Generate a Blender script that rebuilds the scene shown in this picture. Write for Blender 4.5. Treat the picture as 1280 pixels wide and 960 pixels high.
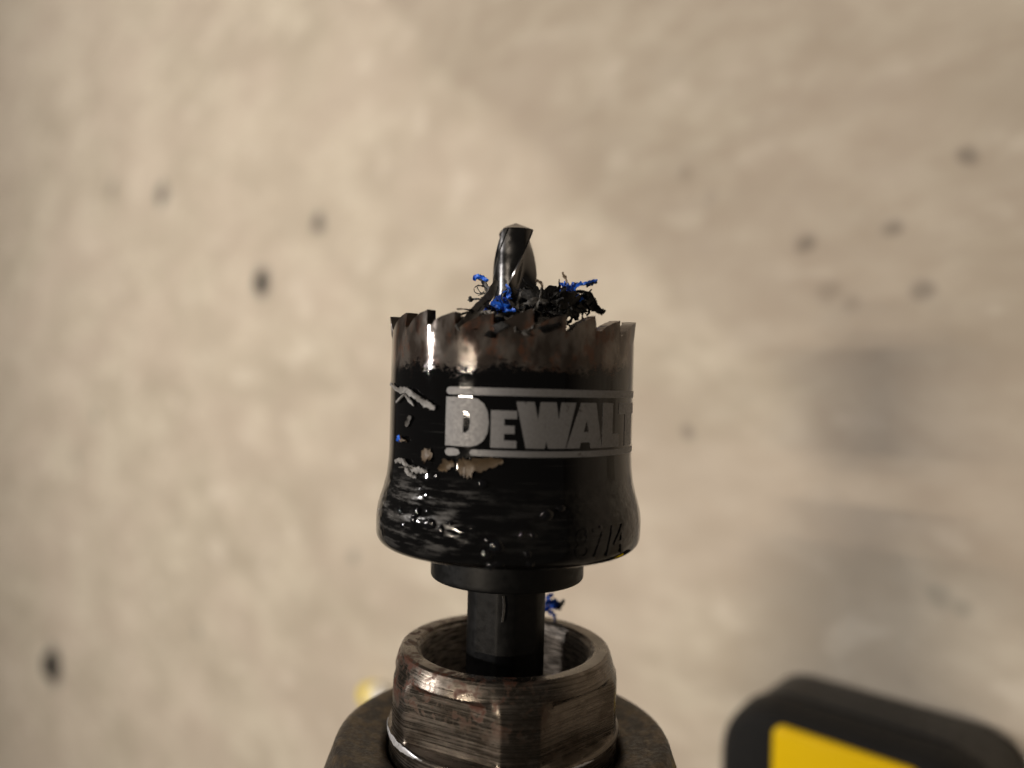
import bpy, bmesh, math, random
from mathutils import Vector, Matrix, noise
from math import sin, cos, pi, radians, sqrt, tan, atan2, exp

for o in list(bpy.data.objects):
    bpy.data.objects.remove(o, do_unlink=True)
scene = bpy.context.scene
COL = scene.collection
MM = 0.001

# ---------------------------------------------------------------- camera
# drill stands upright on its battery: chuck axis = +Y at height HAX, floor z = 0
HAX = 0.196
TH = radians(43.0)            # camera looks down at the axis from this angle off vertical
DCAM = 122.3                  # mm, camera to axis
FPX = 961.0                   # focal length in pixels of a 1280 wide frame
YCAM = -10.4                  # mm along the axis, rim of the saw is 0
ROLL = radians(1.5)
XI = Vector((cos(TH), 0, -sin(TH)))
ZC = Vector((sin(TH), 0, cos(TH)))
YA = Vector((0, 1, 0))
cam_pos = Vector((0, YCAM*MM, HAX)) + ZC*DCAM*MM
cr = XI*cos(ROLL) + YA*sin(ROLL)
cu = XI*-sin(ROLL) + YA*cos(ROLL)
cam = bpy.data.cameras.new('camera')
cam.sensor_width = 36.0
cam.lens = FPX/1280*36.0
cam.clip_start = 0.005
cam.clip_end = 50
cam.dof.use_dof = True
cam.dof.focus_distance = 0.1145
cam.dof.aperture_fstop = cam.lens/3.6
camo = bpy.data.objects.new('camera', cam)
COL.objects.link(camo)
mw = Matrix.Identity(4)
for i in range(3):
    mw[i][0], mw[i][1], mw[i][2], mw[i][3] = cr[i], cu[i], ZC[i], cam_pos[i]
camo.matrix_world = mw
scene.camera = camo

# ---------------------------------------------------------------- light
world = bpy.data.worlds.new('World'); scene.world = world; world.use_nodes = True
bg = world.node_tree.nodes['Background']
bg.inputs[0].default_value = (1.0, 0.90, 0.78, 1); bg.inputs[1].default_value = 0.045

def area(name, loc, target, size, watts, colour, shape='DISK'):
    l = bpy.data.lights.new(name, 'AREA'); l.shape = shape if shape == 'DISK' else 'RECTANGLE'; l.size = size
    l.energy = watts; l.color = colour
    o = bpy.data.objects.new(name, l); COL.objects.link(o)
    o.location = loc
    z = (Vector(loc)-Vector(target)).normalized()
    y = (Vector((0, 1, 0))-z*z.y).normalized(); x = y.cross(z)
    o.rotation_euler = Matrix((x, y, z)).transposed().to_euler()
    return o
lp = area('ceiling_lamp', (0.05, -0.066, 2.3), (-0.42, 0.05, 0), 0.50, 3.3, (1.0, 0.86, 0.69), 'RECTANGLE')
lp.data.size_y = 0.016     # a short tube
lp.data.spread = radians(62)
area('ceiling_lamp', (-0.94, 1.00, 1.65), (-0.4, 0.2, 0), 0.14, 13.5, (1.0, 0.91, 0.83))
area('work_lamp', (-0.72, 0.07, 1.18), (0, 0, 0.15), 0.03, 6.4, (1.0, 0.95, 0.91))

vs = scene.view_settings
vs.view_transform = 'Standard'; vs.look = 'None'; vs.exposure = 0.0; vs.gamma = 1.0
vs.use_curve_mapping = False
scene.cycles.use_denoising = True
scene.cycles.max_bounces = 8

# ---------------------------------------------------------------- frames
def to_local_px(px, py):
    x, y = px-640, 480-py
    return x*cos(ROLL)-y*sin(ROLL), x*sin(ROLL)+y*cos(ROLL)
def P(px, py, z=0.0):
    """image-aligned tool frame (mm): x right, y along the axis, z towards the viewer; z chosen by hand"""
    X, Y = to_local_px(px, py)
    k = (DCAM-z)/FPX
    return Vector((X*k, Y*k+YCAM, z))
def PC(px, py, R):
    """same, on the front of a cylinder of radius R round the axis -> (angle, y)"""
    X, Y = to_local_px(px, py)
    a = X/FPX
    A = 1+a*a; B = -2*a*a*DCAM; C = a*a*DCAM*DCAM-R*R
    disc = max(B*B-4*A*C, 0)
    z = (-B+sqrt(disc))/(2*A)
    x = a*(DCAM-z)
    return atan2(x, z), Y*(DCAM-z)/FPX+YCAM
def cyl(phi, y, R):
    return Vector((R*sin(phi), y, R*cos(phi)))
def FL(px, py):
    """where the floor is seen (world, metres)"""
    d = cr*((px-640)/FPX)+cu*((480-py)/FPX)-ZC
    t = -cam_pos.z/d.z
    return cam_pos+d*t
TOOL_M = Matrix.Translation((0, 0, HAX)) @ Matrix.Rotation(TH, 4, 'Y')

# ---------------------------------------------------------------- object helpers
def link(name, me, mat, parent=None, smooth=True, autosmooth=None):
    o = bpy.data.objects.new(name, me)
    COL.objects.link(o)
    if mat: me.materials.append(mat)
    if smooth:
        for p in me.polygons: p.use_smooth = True
        if autosmooth is not None:
            try: me.set_sharp_from_angle(angle=radians(autosmooth))
            except Exception: pass
    if parent: o.parent = parent
    return o
def mesh(name, verts, faces):
    me = bpy.data.meshes.new(name)
    me.from_pydata([tuple(Vector(v)*MM) for v in verts], [], faces)
    me.update()
    return me
def obj(name, verts, faces, mat, parent=None, smooth=True, autosmooth=35):
    me = mesh(name, verts, faces)
    bm = bmesh.new(); bm.from_mesh(me); bmesh.ops.recalc_face_normals(bm, faces=bm.faces[:]); bm.to_mesh(me); bm.free()
    return link(name, me, mat, parent, smooth, autosmooth)
def from_bm(name, bm, mat, parent=None, smooth=True, autosmooth=35):
    me = bpy.data.meshes.new(name)
    bmesh.ops.recalc_face_normals(bm, faces=bm.faces[:])
    bm.to_mesh(me); bm.free()
    return link(name, me, mat, parent, smooth, autosmooth)
def tag(o, label, cat=None, group=None, kind=None):
    if label: o['label'] = label
    if cat: o['category'] = cat
    if group: o['group'] = group
    if kind: o['kind'] = kind
    return o
def empty(name, matrix):
    o = bpy.data.objects.new(name, None); COL.objects.link(o)
    o.empty_display_size = 0.01
    o.matrix_world = matrix
    return o
def lathe(prof, n=96, fn=None, close=False):
    """profile (r, y) round the tool axis; fn(r, y, phi) may change the radius"""
    V, F = [], []
    m = len(prof)
    for i in range(n):
        ph = 2*pi*i/n
        for r, y in prof:
            rr = fn(r, y, ph) if fn else r
            V.append(cyl(ph, y, rr))
    rows = m if close else m-1
    for i in range(n):
        j = (i+1) % n
        for k in range(rows):
            k2 = (k+1) % m
            F.append((i*m+k, j*m+k, j*m+k2, i*m+k2))
    return V, F
def arcp(r0, y0, r, a0, a1, n=6):
    return [(r0+r*cos(radians(a0+(a1-a0)*i/n)), y0+r*sin(radians(a0+(a1-a0)*i/n))) for i in range(n+1)]

# ---------------------------------------------------------------- material helpers
class NT:
    def __init__(self, name):
        self.m = bpy.data.materials.new(name); self.m.use_nodes = True
        self.t = self.m.node_tree
        self.b = self.t.nodes['Principled BSDF']
        tc = self.t.nodes.new('ShaderNodeTexCoord')
        mp = self.t.nodes.new('ShaderNodeMapping'); mp.inputs['Scale'].default_value = (1000, 1000, 1000)
        self.t.links.new(tc.outputs['Object'], mp.inputs['Vector'])
        self.co = mp.outputs[0]                    # millimetres
    def n(self, typ, **kw):
        nd = self.t.nodes.new(typ)
        for k, v in kw.items(): setattr(nd, k, v)
        return nd
    def put(self, sock, v):
        if hasattr(v, 'links') or hasattr(v, 'is_linked'): self.t.links.new(v, sock)
        elif isinstance(v, (tuple, list)) and len(v) == 3 and sock.type == 'RGBA': sock.default_value = (*v, 1)
        else: sock.default_value = v
    def scale(self, s, off=(0, 0, 0), vec=None):
        mp = self.n('ShaderNodeMapping'); mp.inputs['Scale'].default_value = s; mp.inputs['Location'].default_value = off
        self.t.links.new(vec or self.co, mp.inputs['Vector']); return mp.outputs[0]
    def noise(self, scale=1.0, detail=4, rough=0.55, vec=None, dist=0.0):
        nd = self.n('ShaderNodeTexNoise')
        self.t.links.new(vec or self.co, nd.inputs['Vector'])
        nd.inputs['Scale'].default_value = scale; nd.inputs['Detail'].default_value = detail
        nd.inputs['Roughness'].default_value = rough; nd.inputs['Distortion'].default_value = dist
        return nd.outputs[0]
    def voro(self, scale=1.0, vec=None, feature='F1'):
        nd = self.n('ShaderNodeTexVoronoi', feature=feature)
        self.t.links.new(vec or self.co, nd.inputs['Vector']); nd.inputs['Scale'].default_value = scale
        return nd.outputs['Distance']
    def math(self, op, a, b=0.0, c=0.0, clamp=False):
        nd = self.n('ShaderNodeMath', operation=op, use_clamp=clamp)
        for i, v in enumerate((a, b, c)):
            if i < len(nd.inputs): self.put(nd.inputs[i], v)
        return nd.outputs[0]
    def ramp(self, v, lo, hi, a=0.0, b=1.0, smooth=True):
        nd = self.n('ShaderNodeMapRange')
        nd.interpolation_type = 'SMOOTHSTEP' if smooth else 'LINEAR'
        self.put(nd.inputs['Value'], v)
        nd.inputs['From Min'].default_value = lo; nd.inputs['From Max'].default_value = hi
        nd.inputs['To Min'].default_value = a; nd.inputs['To Max'].default_value = b
        return nd.outputs[0]
    def mix(self, f, a, b):
        nd = self.n('ShaderNodeMix', data_type='RGBA')
        self.put(nd.inputs['Factor'], f); self.put(nd.inputs['A'] if False else nd.inputs[6], a); self.put(nd.inputs[7], b)
        return nd.outputs[2]
    def mixf(self, f, a, b):
        nd = self.n('ShaderNodeMix', data_type='FLOAT')
        self.put(nd.inputs[0], f); self.put(nd.inputs[2], a); self.put(nd.inputs[3], b)
        return nd.outputs[0]
    def xyz(self):
        nd = self.n('ShaderNodeSeparateXYZ'); self.t.links.new(self.co, nd.inputs[0]); return nd.outputs
    def bump(self, h, strength=0.3, dist=0.1, normal=None):
        nd = self.n('ShaderNodeBump'); nd.inputs['Strength'].default_value = strength
        nd.inputs['Distance'].default_value = dist*MM
        self.put(nd.inputs['Height'], h)
        if normal: self.t.links.new(normal, nd.inputs['Normal'])
        return nd.outputs[0]
    def set(self, **kw):
        names = {'color': 'Base Color', 'rough': 'Roughness', 'metal': 'Metallic', 'normal': 'Normal', 'coat': 'Coat Weight',
                 'coat_rough': 'Coat Roughness', 'spec': 'Specular IOR Level', 'trans': 'Transmission Weight', 'ior': 'IOR',
                 'sss': 'Subsurface Weight', 'aniso': 'Anisotropic'}
        for k, v in kw.items(): self.put(self.b.inputs[names[k]], v)
        return self.m
def angle_coords(nt):
    """cylindrical texture coordinates (mm round the girth, axis, 0)"""
    x, y, z = nt.xyz()
    a = nt.math('ARCTAN2', x, z)
    c = nt.n('ShaderNodeCombineXYZ')
    nt.put(c.inputs[0], nt.math('MULTIPLY', a, 19.0)); nt.put(c.inputs[1], y)
    return c.outputs[0], y, a

# ================================================================ floor
nt = NT('concrete')
fc = nt.scale((0.55, 1.0, 1.0))
big = nt.noise(0.0045, 5, 0.6, vec=fc)
mid = nt.noise(0.024, 6, 0.62, vec=fc, dist=0.4)
fine = nt.noise(0.085, 5, 0.6, vec=fc)
tiny = nt.noise(0.55, 4, 0.6)
c1 = nt.mix(nt.ramp(mid, 0.36, 0.66), (0.405, 0.357, 0.285), (0.555, 0.507, 0.415))
c2 = nt.mix(nt.ramp(fine, 0.38, 0.64, 0, 0.45), c1, (0.385, 0.33, 0.26))
c3 = nt.mix(nt.ramp(big, 0.40, 0.62, 0, 0.25), c2, (0.57, 0.50, 0.42))
c4 = nt.mix(nt.ramp(tiny, 0.55, 0.75, 0, 0.25), c3, (0.30, 0.27, 0.22))
pale = nt.ramp(nt.noise(0.045, 3, 0.5, vec=nt.scale((0.6, 1, 1), (40, 90, 0))), 0.58, 0.70, 0, 0.5)
c4 = nt.mix(pale, c4, (0.66, 0.61, 0.52))
hue = nt.ramp(nt.noise(0.012, 3, 0.5, vec=nt.scale((0.6, 1, 1), (300, 20, 0))), 0.42, 0.60, 0, 0.20)
c4 = nt.mix(hue, c4, (0.53, 0.44, 0.38))
# dark drips and spots on the slab: (pixel, radius px, strength)
x, y, z = nt.xyz()
warpn = nt.n('ShaderNodeTexNoise'); nt.t.links.new(nt.co, warpn.inputs['Vector']); warpn.inputs['Scale'].default_value = 0.06
cc = c4
SPOTS = [(140, 236, 11, .45), (202, 243, 15, .75), (398, 279, 13, .8), (327, 352, 19, .9), (67, 832, 25, 1.0),
         (1006, 302, 13, .62), (1115, 283, 13, .55), (1155, 362, 13, .58), (1035, 366, 14, .32), (1062, 380, 12, .28), (856, 218, 10, .30), (888, 244, 9, .2),
         (1210, 193, 12, .6), (860, 540, 10, .4), (120, 520, 10, .35), (247, 790, 9, .4), (442, 696, 10, .35), (95, 572, 10, .3),
         (1175, 745, 16, .30), (1205, 760, 11, .25)]
warp = nt.n('ShaderNodeVectorMath', operation='MULTIPLY_ADD')
nt.t.links.new(warpn.outputs['Color'], warp.inputs[0]); warp.inputs[1].default_value = (7, 7, 0); nt.t.links.new(nt.co, warp.inputs[2])
for px, py, r, s in SPOTS:
    c = FL(px, py); e = FL(px, py+r)
    rad = (e-c).length*1000*1.3
    dn = nt.n('ShaderNodeVectorMath', operation='DISTANCE')
    nt.t.links.new(warp.outputs[0], dn.inputs[0]); dn.inputs[1].default_value = (c.x*1000+3.5, c.y*1000+3.5, 0)
    cc = nt.mix(nt.ramp(dn.outputs['Value'], rad*1.15, rad*0.35, 0, s), cc, (0.045, 0.045, 0.045))
# shade over half the slab painted into its colour, with a wandering edge
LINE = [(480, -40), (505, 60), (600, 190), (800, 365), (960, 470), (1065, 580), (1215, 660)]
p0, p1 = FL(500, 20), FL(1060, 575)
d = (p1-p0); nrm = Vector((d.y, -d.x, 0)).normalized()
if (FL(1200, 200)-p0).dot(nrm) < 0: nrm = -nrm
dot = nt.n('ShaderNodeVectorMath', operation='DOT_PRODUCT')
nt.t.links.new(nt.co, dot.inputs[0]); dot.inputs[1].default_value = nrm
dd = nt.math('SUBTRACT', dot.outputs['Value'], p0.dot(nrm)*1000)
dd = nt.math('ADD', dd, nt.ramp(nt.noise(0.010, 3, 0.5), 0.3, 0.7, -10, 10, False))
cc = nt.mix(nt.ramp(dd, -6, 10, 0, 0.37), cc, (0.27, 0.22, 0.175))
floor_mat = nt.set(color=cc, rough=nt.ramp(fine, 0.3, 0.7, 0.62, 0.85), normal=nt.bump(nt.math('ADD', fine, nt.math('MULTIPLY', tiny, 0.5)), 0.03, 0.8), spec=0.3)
bm = bmesh.new()
N = 60
grid = {}
for i in range(N+1):
    for j in range(N+1):
        gx, gy = -6+12*i/N, -6+12*j/N
        grid[i, j] = bm.verts.new((gx, gy, 0))
for i in range(N):
    for j in range(N):
        bm.faces.new((grid[i, j], grid[i+1, j], grid[i+1, j+1], grid[i, j+1]))
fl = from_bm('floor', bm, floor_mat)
tag(fl, 'mottled beige concrete floor with dark spots', kind='structure')

# ================================================================ materials of the tools
def m_cup():
    nt = NT('saw_black_paint')
    cv, y, a = angle_coords(nt)
    n1 = nt.noise(0.16, 4, 0.6, vec=cv); n2 = nt.noise(0.5, 4, 0.6, vec=cv); n3 = nt.noise(1.6, 4, 0.6, vec=cv)
    # bare toothed band with a wandering lower edge
    edge = nt.math('ADD', y, nt.ramp(n1, 0.3, 0.7, -1.3, 1.3, False))
    edge = nt.math('ADD', edge, nt.ramp(n3, 0.3, 0.7, -0.18, 0.18, False))
    fade = nt.ramp(nt.noise(2.2, 5, 0.7, vec=nt.scale((0.6, 1, 1), vec=cv)), 0.3, 0.7, -1.3, 1.3, False)
    bare = nt.ramp(nt.math('ADD', edge, fade), -9.0, -6.9)
    streak = nt.noise(0.35, 3, 0.5, vec=nt.scale((1, 0.6, 1), (3, 3, 3), cv))
    steel = nt.mix(nt.ramp(streak, 0.38, 0.64), (0.070, 0.056, 0.048), (0.17, 0.15, 0.135))
    rust = nt.ramp(nt.noise(0.30, 5, 0.65, vec=nt.scale((1, 0.7, 1), (7, 0, 0), cv)), 0.50, 0.62)
    steel = nt.mix(nt.math('MULTIPLY', rust, 0.7), steel, (0.085, 0.032, 0.015))
    dark = nt.ramp(nt.noise(0.33, 3, 0.5, vec=nt.scale((1, 0.5, 1), (31, 3, 0), cv)), 0.56, 0.66)
    steel = nt.mix(nt.math('MULTIPLY', dark, 0.75), steel, (0.035, 0.022, 0.018))
    # worn, dusty streaks low on the cup, with broad highlight painted into the grey
    low = nt.math('MULTIPLY', nt.ramp(y, -23.0, -26.0), nt.ramp(y, -35.0, -32.0))
    lowm = nt.ramp(nt.noise(0.7, 5, 0.65, vec=nt.scale((0.22, 1.0, 1), vec=cv)), 0.47, 0.64)
    wear_sheen = nt.math('MULTIPLY', low, lowm)
    leftm = nt.ramp(a, -0.05, -0.45)
    wear_sheen = nt.math('MULTIPLY', wear_sheen, nt.math('ADD', nt.math('MULTIPLY', leftm, 0.8), 0.12))
    paint = nt.mix(nt.math('MULTIPLY', wear_sheen, 0.7), (0.003, 0.003, 0.0033), (0.11, 0.108, 0.106))
    # chipped tan flecks through the paint
    fz = nt.math('MULTIPLY', nt.ramp(y, -20.0, -21.2), nt.ramp(y, -25.2, -23.8))
    flk = nt.ramp(nt.noise(0.42, 2, 0.4, vec=nt.scale((0.8, 1.0, 1), (13, 4.4, 0), cv)), 0.60, 0.64)
    flk = nt.math('MULTIPLY', nt.math('MULTIPLY', flk, fz), nt.ramp(a, 0.1, -0.1))
    scr = nt.ramp(nt.noise(1.0, 3, 0.6, vec=nt.scale((0.06, 5.0, 1), vec=cv)), 0.62, 0.74)
    paint = nt.mix(nt.math('MULTIPLY', scr, 0.10), paint, (0.2, 0.2, 0.2))
    col = nt.mix(bare, paint, steel)
    rp = nt.ramp(n2, 0.35, 0.7, 0.018, 0.045)
    rp = nt.mixf(nt.math('MULTIPLY', wear_sheen, 0.8), rp, 0.38)
    rough = nt.mixf(bare, rp, nt.ramp(n2, 0.3, 0.7, 0.07, 0.14))
    metal = nt.mixf(bare, 0.0, nt.mixf(rust, 0.62, 0.3))
    lumps = nt.math('MULTIPLY', nt.noise(0.5, 2, 0.5, vec=nt.scale((0.7, 1, 1), vec=cv)), nt.math('MULTIPLY', low, 1.0))
    h = nt.math('ADD', nt.math('MULTIPLY', nt.math('MULTIPLY', n3, bare), 0.03), nt.math('MULTIPLY', lumps, 1.0))
    h = nt.math('ADD', h, nt.math('MULTIPLY', bare, -0.03))
    return nt.set(color=col, rough=rough, metal=metal, normal=nt.bump(h, 0.55, 0.4), spec=0.4)
CUP = m_cup()
def simple(name, color, rough, metal=0.0, bump=0.0, bscale=1.0, var=0.0, dark=None, **kw):
    nt = NT(name)
    n = nt.noise(bscale, 5, 0.6)
    col = color
    if var: col = nt.mix(nt.ramp(n, 0.35, 0.65, 0, var), color, dark or tuple(c*0.4 for c in color))
    r = nt.ramp(nt.noise(bscale*0.7, 3), 0.3, 0.7, max(rough-0.08, 0.02), rough+0.1)
    nt.set(color=col, rough=r, metal=metal, **kw)
    if bump: nt.set(normal=nt.bump(n, 0.6, bump))
    return nt.m
OXIDE = simple('black_oxide_steel', (0.004, 0.004, 0.0042), 0.42, 0.0, 0.03, 1.2, 0.4, (0.007, 0.007, 0.007), spec=0.18)
def m_ink():
    nt = NT('silver_ink')
    n = nt.noise(2.4, 4, 0.6); w = nt.noise(0.7, 6, 0.7, dist=0.5)
    col = nt.mix(nt.ramp(n, 0.35, 0.65, 0, 0.35), (0.18, 0.18, 0.187), (0.11, 0.11, 0.114))
    col = nt.mix(nt.ramp(w, 0.60, 0.70, 0, 0.75), col, (0.02, 0.02, 0.02))
    return nt.set(color=col, rough=nt.ramp(n, 0.3, 0.7, 0.42, 0.58), metal=0.15, normal=nt.bump(n, 0.4, 0.02))
INK = m_ink()
INK_PLAIN = simple('silver_ink', (0.17, 0.17, 0.176), 0.5, 0.15, 0.02, 2.5, 0.35, (0.10, 0.10, 0.10))
DRILL = simple('bit_steel', (0.125, 0.122, 0.122), 0.17, 1.0, 0.002, 0.5, 0.2, (0.06, 0.056, 0.056))
GREASE = simple('wet_grease', (0.004, 0.004, 0.005), 0.06, 0.0, 0.03, 2.0)
BLUE = simple('blue_plastic', (0.012, 0.085, 0.55), 0.34, 0.0, 0.15, 2.2, 0.6, (0.03, 0.20, 0.85))
DARKP = simple('charred_plastic', (0.003, 0.003, 0.0033), 0.48, 0.0, 0.25, 2.0, 0.5, (0.011, 0.011, 0.0115), spec=0.2)
GREYP = simple('grey_plastic', (0.05, 0.048, 0.046), 0.55, 0.0, 0.2, 2.0, 0.6, (0.11, 0.106, 0.10))
WHITEP = simple('pale_swarf', (0.22, 0.215, 0.21), 0.45, 0.0, 0.2, 2.5, 0.6, (0.09, 0.088, 0.085))
BROWNP = simple('brown_plastic', (0.16, 0.115, 0.075), 0.5, 0.0, 0.2, 2.5, 0.5)
YEL = simple('yellow_plastic', (1.0, 0.65, 0.001), 0.5, 0.0, 0.03, 0.6, 0.15, (0.97, 0.61, 0.001), spec=0.15)
BLK = simple('black_plastic', (0.012, 0.012, 0.0125), 0.45, 0.0, 0.08, 0.8, 0.4, (0.02, 0.02, 0.02), spec=0.3)
RUB = simple('black_rubber', (0.010, 0.010, 0.0098), 0.62, 0.0, 0.12, 1.2, 0.4, (0.018, 0.017, 0.016), spec=0.25)
SCRAPW = simple('white_scrap', (0.85, 0.83, 0.78), 0.4)
SCRAPY = simple('yellow_scrap', (0.80, 0.62, 0.03), 0.4)

def m_nose():
    nt = NT('worn_chuck_steel')
    cv, y, a = angle_coords(nt)
    rings = nt.noise(1.0, 4, 0.65, vec=nt.scale((0.07, 4.2, 0.07)))
    n1 = nt.noise(0.20, 4, 0.6); n2 = nt.noise(0.9, 5, 0.65, vec=nt.scale((0.5, 1.6, 0.5)))
    col = nt.mix(nt.ramp(rings, 0.28, 0.72), (0.085, 0.073, 0.060), (0.215, 0.190, 0.165))
    col = nt.mix(nt.ramp(n1, 0.44, 0.62, 0, 0.6), col, (0.055, 0.042, 0.030))
    worn = nt.math('MULTIPLY', nt.ramp(n2, 0.54, 0.72), 0.5)
    col = nt.mix(worn, col, (0.30, 0.265, 0.23))
    rust = nt.ramp(nt.noise(0.42, 6, 0.72, vec=nt.scale((1, 1.1, 1), (3, 9, 5)), dist=0.6), 0.49, 0.60)
    up = nt.math('MULTIPLY', nt.ramp(y, -60.0, -56.0), nt.ramp(a, 0.5, 0.0))
    rust = nt.math('MULTIPLY', rust, nt.math('ADD', nt.math('MULTIPLY', up, 0.9), 0.12))
    col = nt.mix(rust, col, (0.055, 0.015, 0.005))
    rough = nt.mixf(rust, nt.ramp(rings, 0.3, 0.7, 0.18, 0.36), 0.6)
    h = nt.math('ADD', nt.math('MULTIPLY', rings, 0.5), nt.math('MULTIPLY', n2, 0.15))
    return nt.set(color=col, rough=rough, metal=nt.mixf(rust, 0.92, 0.3), normal=nt.bump(h, 0.45, 0.12))
NOSE = m_nose()
def m_sleeve():
    nt = NT('grimy_sleeve_steel')
    cv, y, a = angle_coords(nt)
    n1 = nt.noise(0.35, 5, 0.65); n2 = nt.noise(1.3, 4, 0.6)
    col = nt.mix(nt.ramp(n1, 0.42, 0.62), (0.035, 0.031, 0.028), (0.095, 0.068, 0.040))
    col = nt.mix(nt.ramp(n2, 0.58, 0.72, 0, 0.55), col, (0.17, 0.145, 0.115))
    return nt.set(color=col, rough=nt.ramp(n2, 0.3, 0.7, 0.34, 0.58), metal=0.55, normal=nt.bump(nt.math('ADD', n1, n2), 0.5, 0.15))
SLEEVE = m_sleeve()
def m_bore():
    nt = NT('bore_steel')
    cv, y, a = angle_coords(nt)
    rings = nt.noise(1.0, 4, 0.65, vec=nt.scale((0.25, 3.2, 1), vec=cv))
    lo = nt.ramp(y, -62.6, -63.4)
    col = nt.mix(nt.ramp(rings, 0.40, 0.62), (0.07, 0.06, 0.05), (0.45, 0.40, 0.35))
    col = nt.mix(lo, col, (0.012, 0.010, 0.008))  # darker below the straight wall of the bore
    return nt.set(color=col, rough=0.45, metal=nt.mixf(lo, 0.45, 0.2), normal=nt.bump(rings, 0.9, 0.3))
BORE = m_bore()
JAW = simple('chuck_jaw_steel', (0.50, 0.45, 0.39), 0.30, 1.0, 0.15, 2.0, 0.5, (0.16, 0.13, 0.10))
PALE = simple('scuffed_bright_steel', (0.75, 0.76, 0.80), 0.35, 0.6, 0.04, 1.5, 0.3)

# ================================================================ hole saw
R = 19.05
saw = empty('hole_saw', TOOL_M)
tag(saw, 'black hole saw cup with bare worn teeth, clamped upright in the drill chuck', 'hole saw')
# teeth: list of right-hand tip angles, slightly uneven pitch
TIPS = [-77, -55.5, -39.5, -24.5, -8.5, 8, 22, 37.5, 54, 73]
random.seed(4)
t = 73
while t < 360-77-11:
    t += random.choice((13.5, 15, 16.5, 18.5)); TIPS.append(t)
TIPS = [v for v in TIPS if v <= 360-77-10]
NP = [(0.012, -2.75), (0.05, -2.98), (0.12, -3.02), (0.20, -2.75), (0.28, -2.2), (0.40, -1.55), (0.55, -1.0), (0.72, -0.52), (0.88, -0.18), (0.97, -0.02), (0.995, 0.0)]
colm = []    # (phi, height, lean)
for i, tp in enumerate(TIPS):
    prev = TIPS[i-1] if i else TIPS[-1]-360
    lean = (0.38, -0.30, 0.0)[i % 3]
    wear_t = random.uniform(-1.0, -0.2)
    clog = random.choice((0.0, 0.0, 0.25, 0.6))
    for f, h in NP:
        k = max(0, (h+3)/3)
        hh = h+wear_t*k+clog*(1-k)+random.uniform(-0.07, 0.07)
        colm.append((radians(prev+(tp-prev)*f), min(hh, -0.15 if k > 0.9 else 0), lean*k))
Rf = lambda y: 0.0
def cup_r(y):      # outer radius against axis height
    pts = [(-40, 20.7), (-31.0, 20.75), (-29.5, 20.6), (-28.2, 20.25), (-26.5, 19.75), (-25.0, 19.4), (-23.0, 19.15), (-21.0, R), (5, R)]
    for (a, ra), (b, rb) in zip(pts, pts[1:]):
        if a <= y <= b:
            k = (y-a)/(b-a); return ra+(rb-ra)*k
    return R
BOT = -35.6
rows_out = [BOT+2.2-2.2*sin(radians(v)) for v in (0,)]
ys_out = [-4.0, -5.5, -7.5, -10, -14, -18, -21, -22.5, -24, -25, -25.8, -26.6, -27.4, -28.2, -29, -29.8, -31, -32, -33.2]
V, F = [], []
m = None
TW = 1.7
for ph, h, lean in colm:
    c = []
    c.append((R-TW, -4.0)); c.append((R-TW+lean, h-0.1)); c.append((R+lean, h)); c.append((R+lean*0.3, -3.4))
    outer = [(cup_r(y)-0.0, y) for y in ys_out]
    rnd = arcp(20.7-2.0, -33.4, 2.0, 0, -90, 8)
    rnd = [(r, y-0.0) for r, y in rnd]
    c = [(5.0, -33.0), (R-TW, -33.0), (R-TW, -18), (R-TW, -4.0), (R-TW+lean, h), (R-TW/2+lean, h+0.02), (R+lean, h), (R+lean*0.35, -3.3)] + outer + rnd + [(5.0, -35.4)]
    m = len(c)
    for r, y in c: V.append(cyl(ph, y, r))
n = len(colm)
for i in range(n):
    j = (i+1) % n
    for k in range(m):
        k2 = (k+1) % m
        F.append((i*m+k, j*m+k, j*m+k2, i*m+k2))
cup = obj('cup', V, F, CUP, saw, autosmooth=32)
tag(cup, 'glossy black painted cup with bare brown toothed rim')

# collar under the cup and the hexagonal shank
V, F = lathe([(5.9, -35.2), (12.1, -35.2), (12.1, -39.9)] + arcp(11.7, -40.3, 0.4, 0, -90, 4) + [(5.9, -40.7)], 72, close=True)
obj('arbor_collar', V, F, OXIDE, saw)
def hexr(r, y, ph):
    a = (ph % (pi/3)) - pi/6
    return min(r/cos(a), r*1.045)
V, F = lathe([(0.01, -39.5), (6.1, -39.5), (6.1, -76.0), (5.5, -77.0), (0.01, -77.0)], 144, hexr)
obj('shank', V, F, OXIDE, saw, autosmooth=20)
V, F = lathe([(0.01, -33.2), (9.0, -33.2), (9.0, -28.5), (8.2, -27.8), (4.0, -27.8), (0.01, -27.8)], 48)
obj('arbor_nut', V, F, OXIDE, saw)

# pilot drill bit: twisted two-flute section
LAND, HALF = 26, 62
def bit_section(k):
    """index round the section -> (angle, radius share): full-radius land, then a hollow flute with crisp corners"""
    h, q = divmod(k, HALF)
    if q <= LAND:
        al = radians(86)*q/LAND; rad = 1.0 if q > 3 else 1.0
        if 4 < q < LAND: rad = 0.965        # body clearance behind the margin
        return al+h*pi, rad
    t = (q-LAND)/(HALF-LAND)
    al = radians(86)+radians(94)*t
    chord = cos(radians(47))/cos(radians(-47+94*t))
    return al+h*pi, chord-0.24*sin(pi*t)**0.8
BR = 3.5; LEAD = 48.0; TIPY = 15.2; A0 = radians(-138)
NS, NA = 90, 2*HALF
PT = 0.40
V, F = [], []
for i in range(NS+1):
    yb = -27.8+(TIPY+27.8)*i/NS
    for k in range(NA):
        al, q = bit_section(k); rr = BR*q
        top = TIPY-rr*PT
        yy = top if i == NS else min(yb, top-0.02*(NS-i))
        V.append(cyl(al+A0+2*pi*yy/LEAD, yy, rr))
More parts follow.
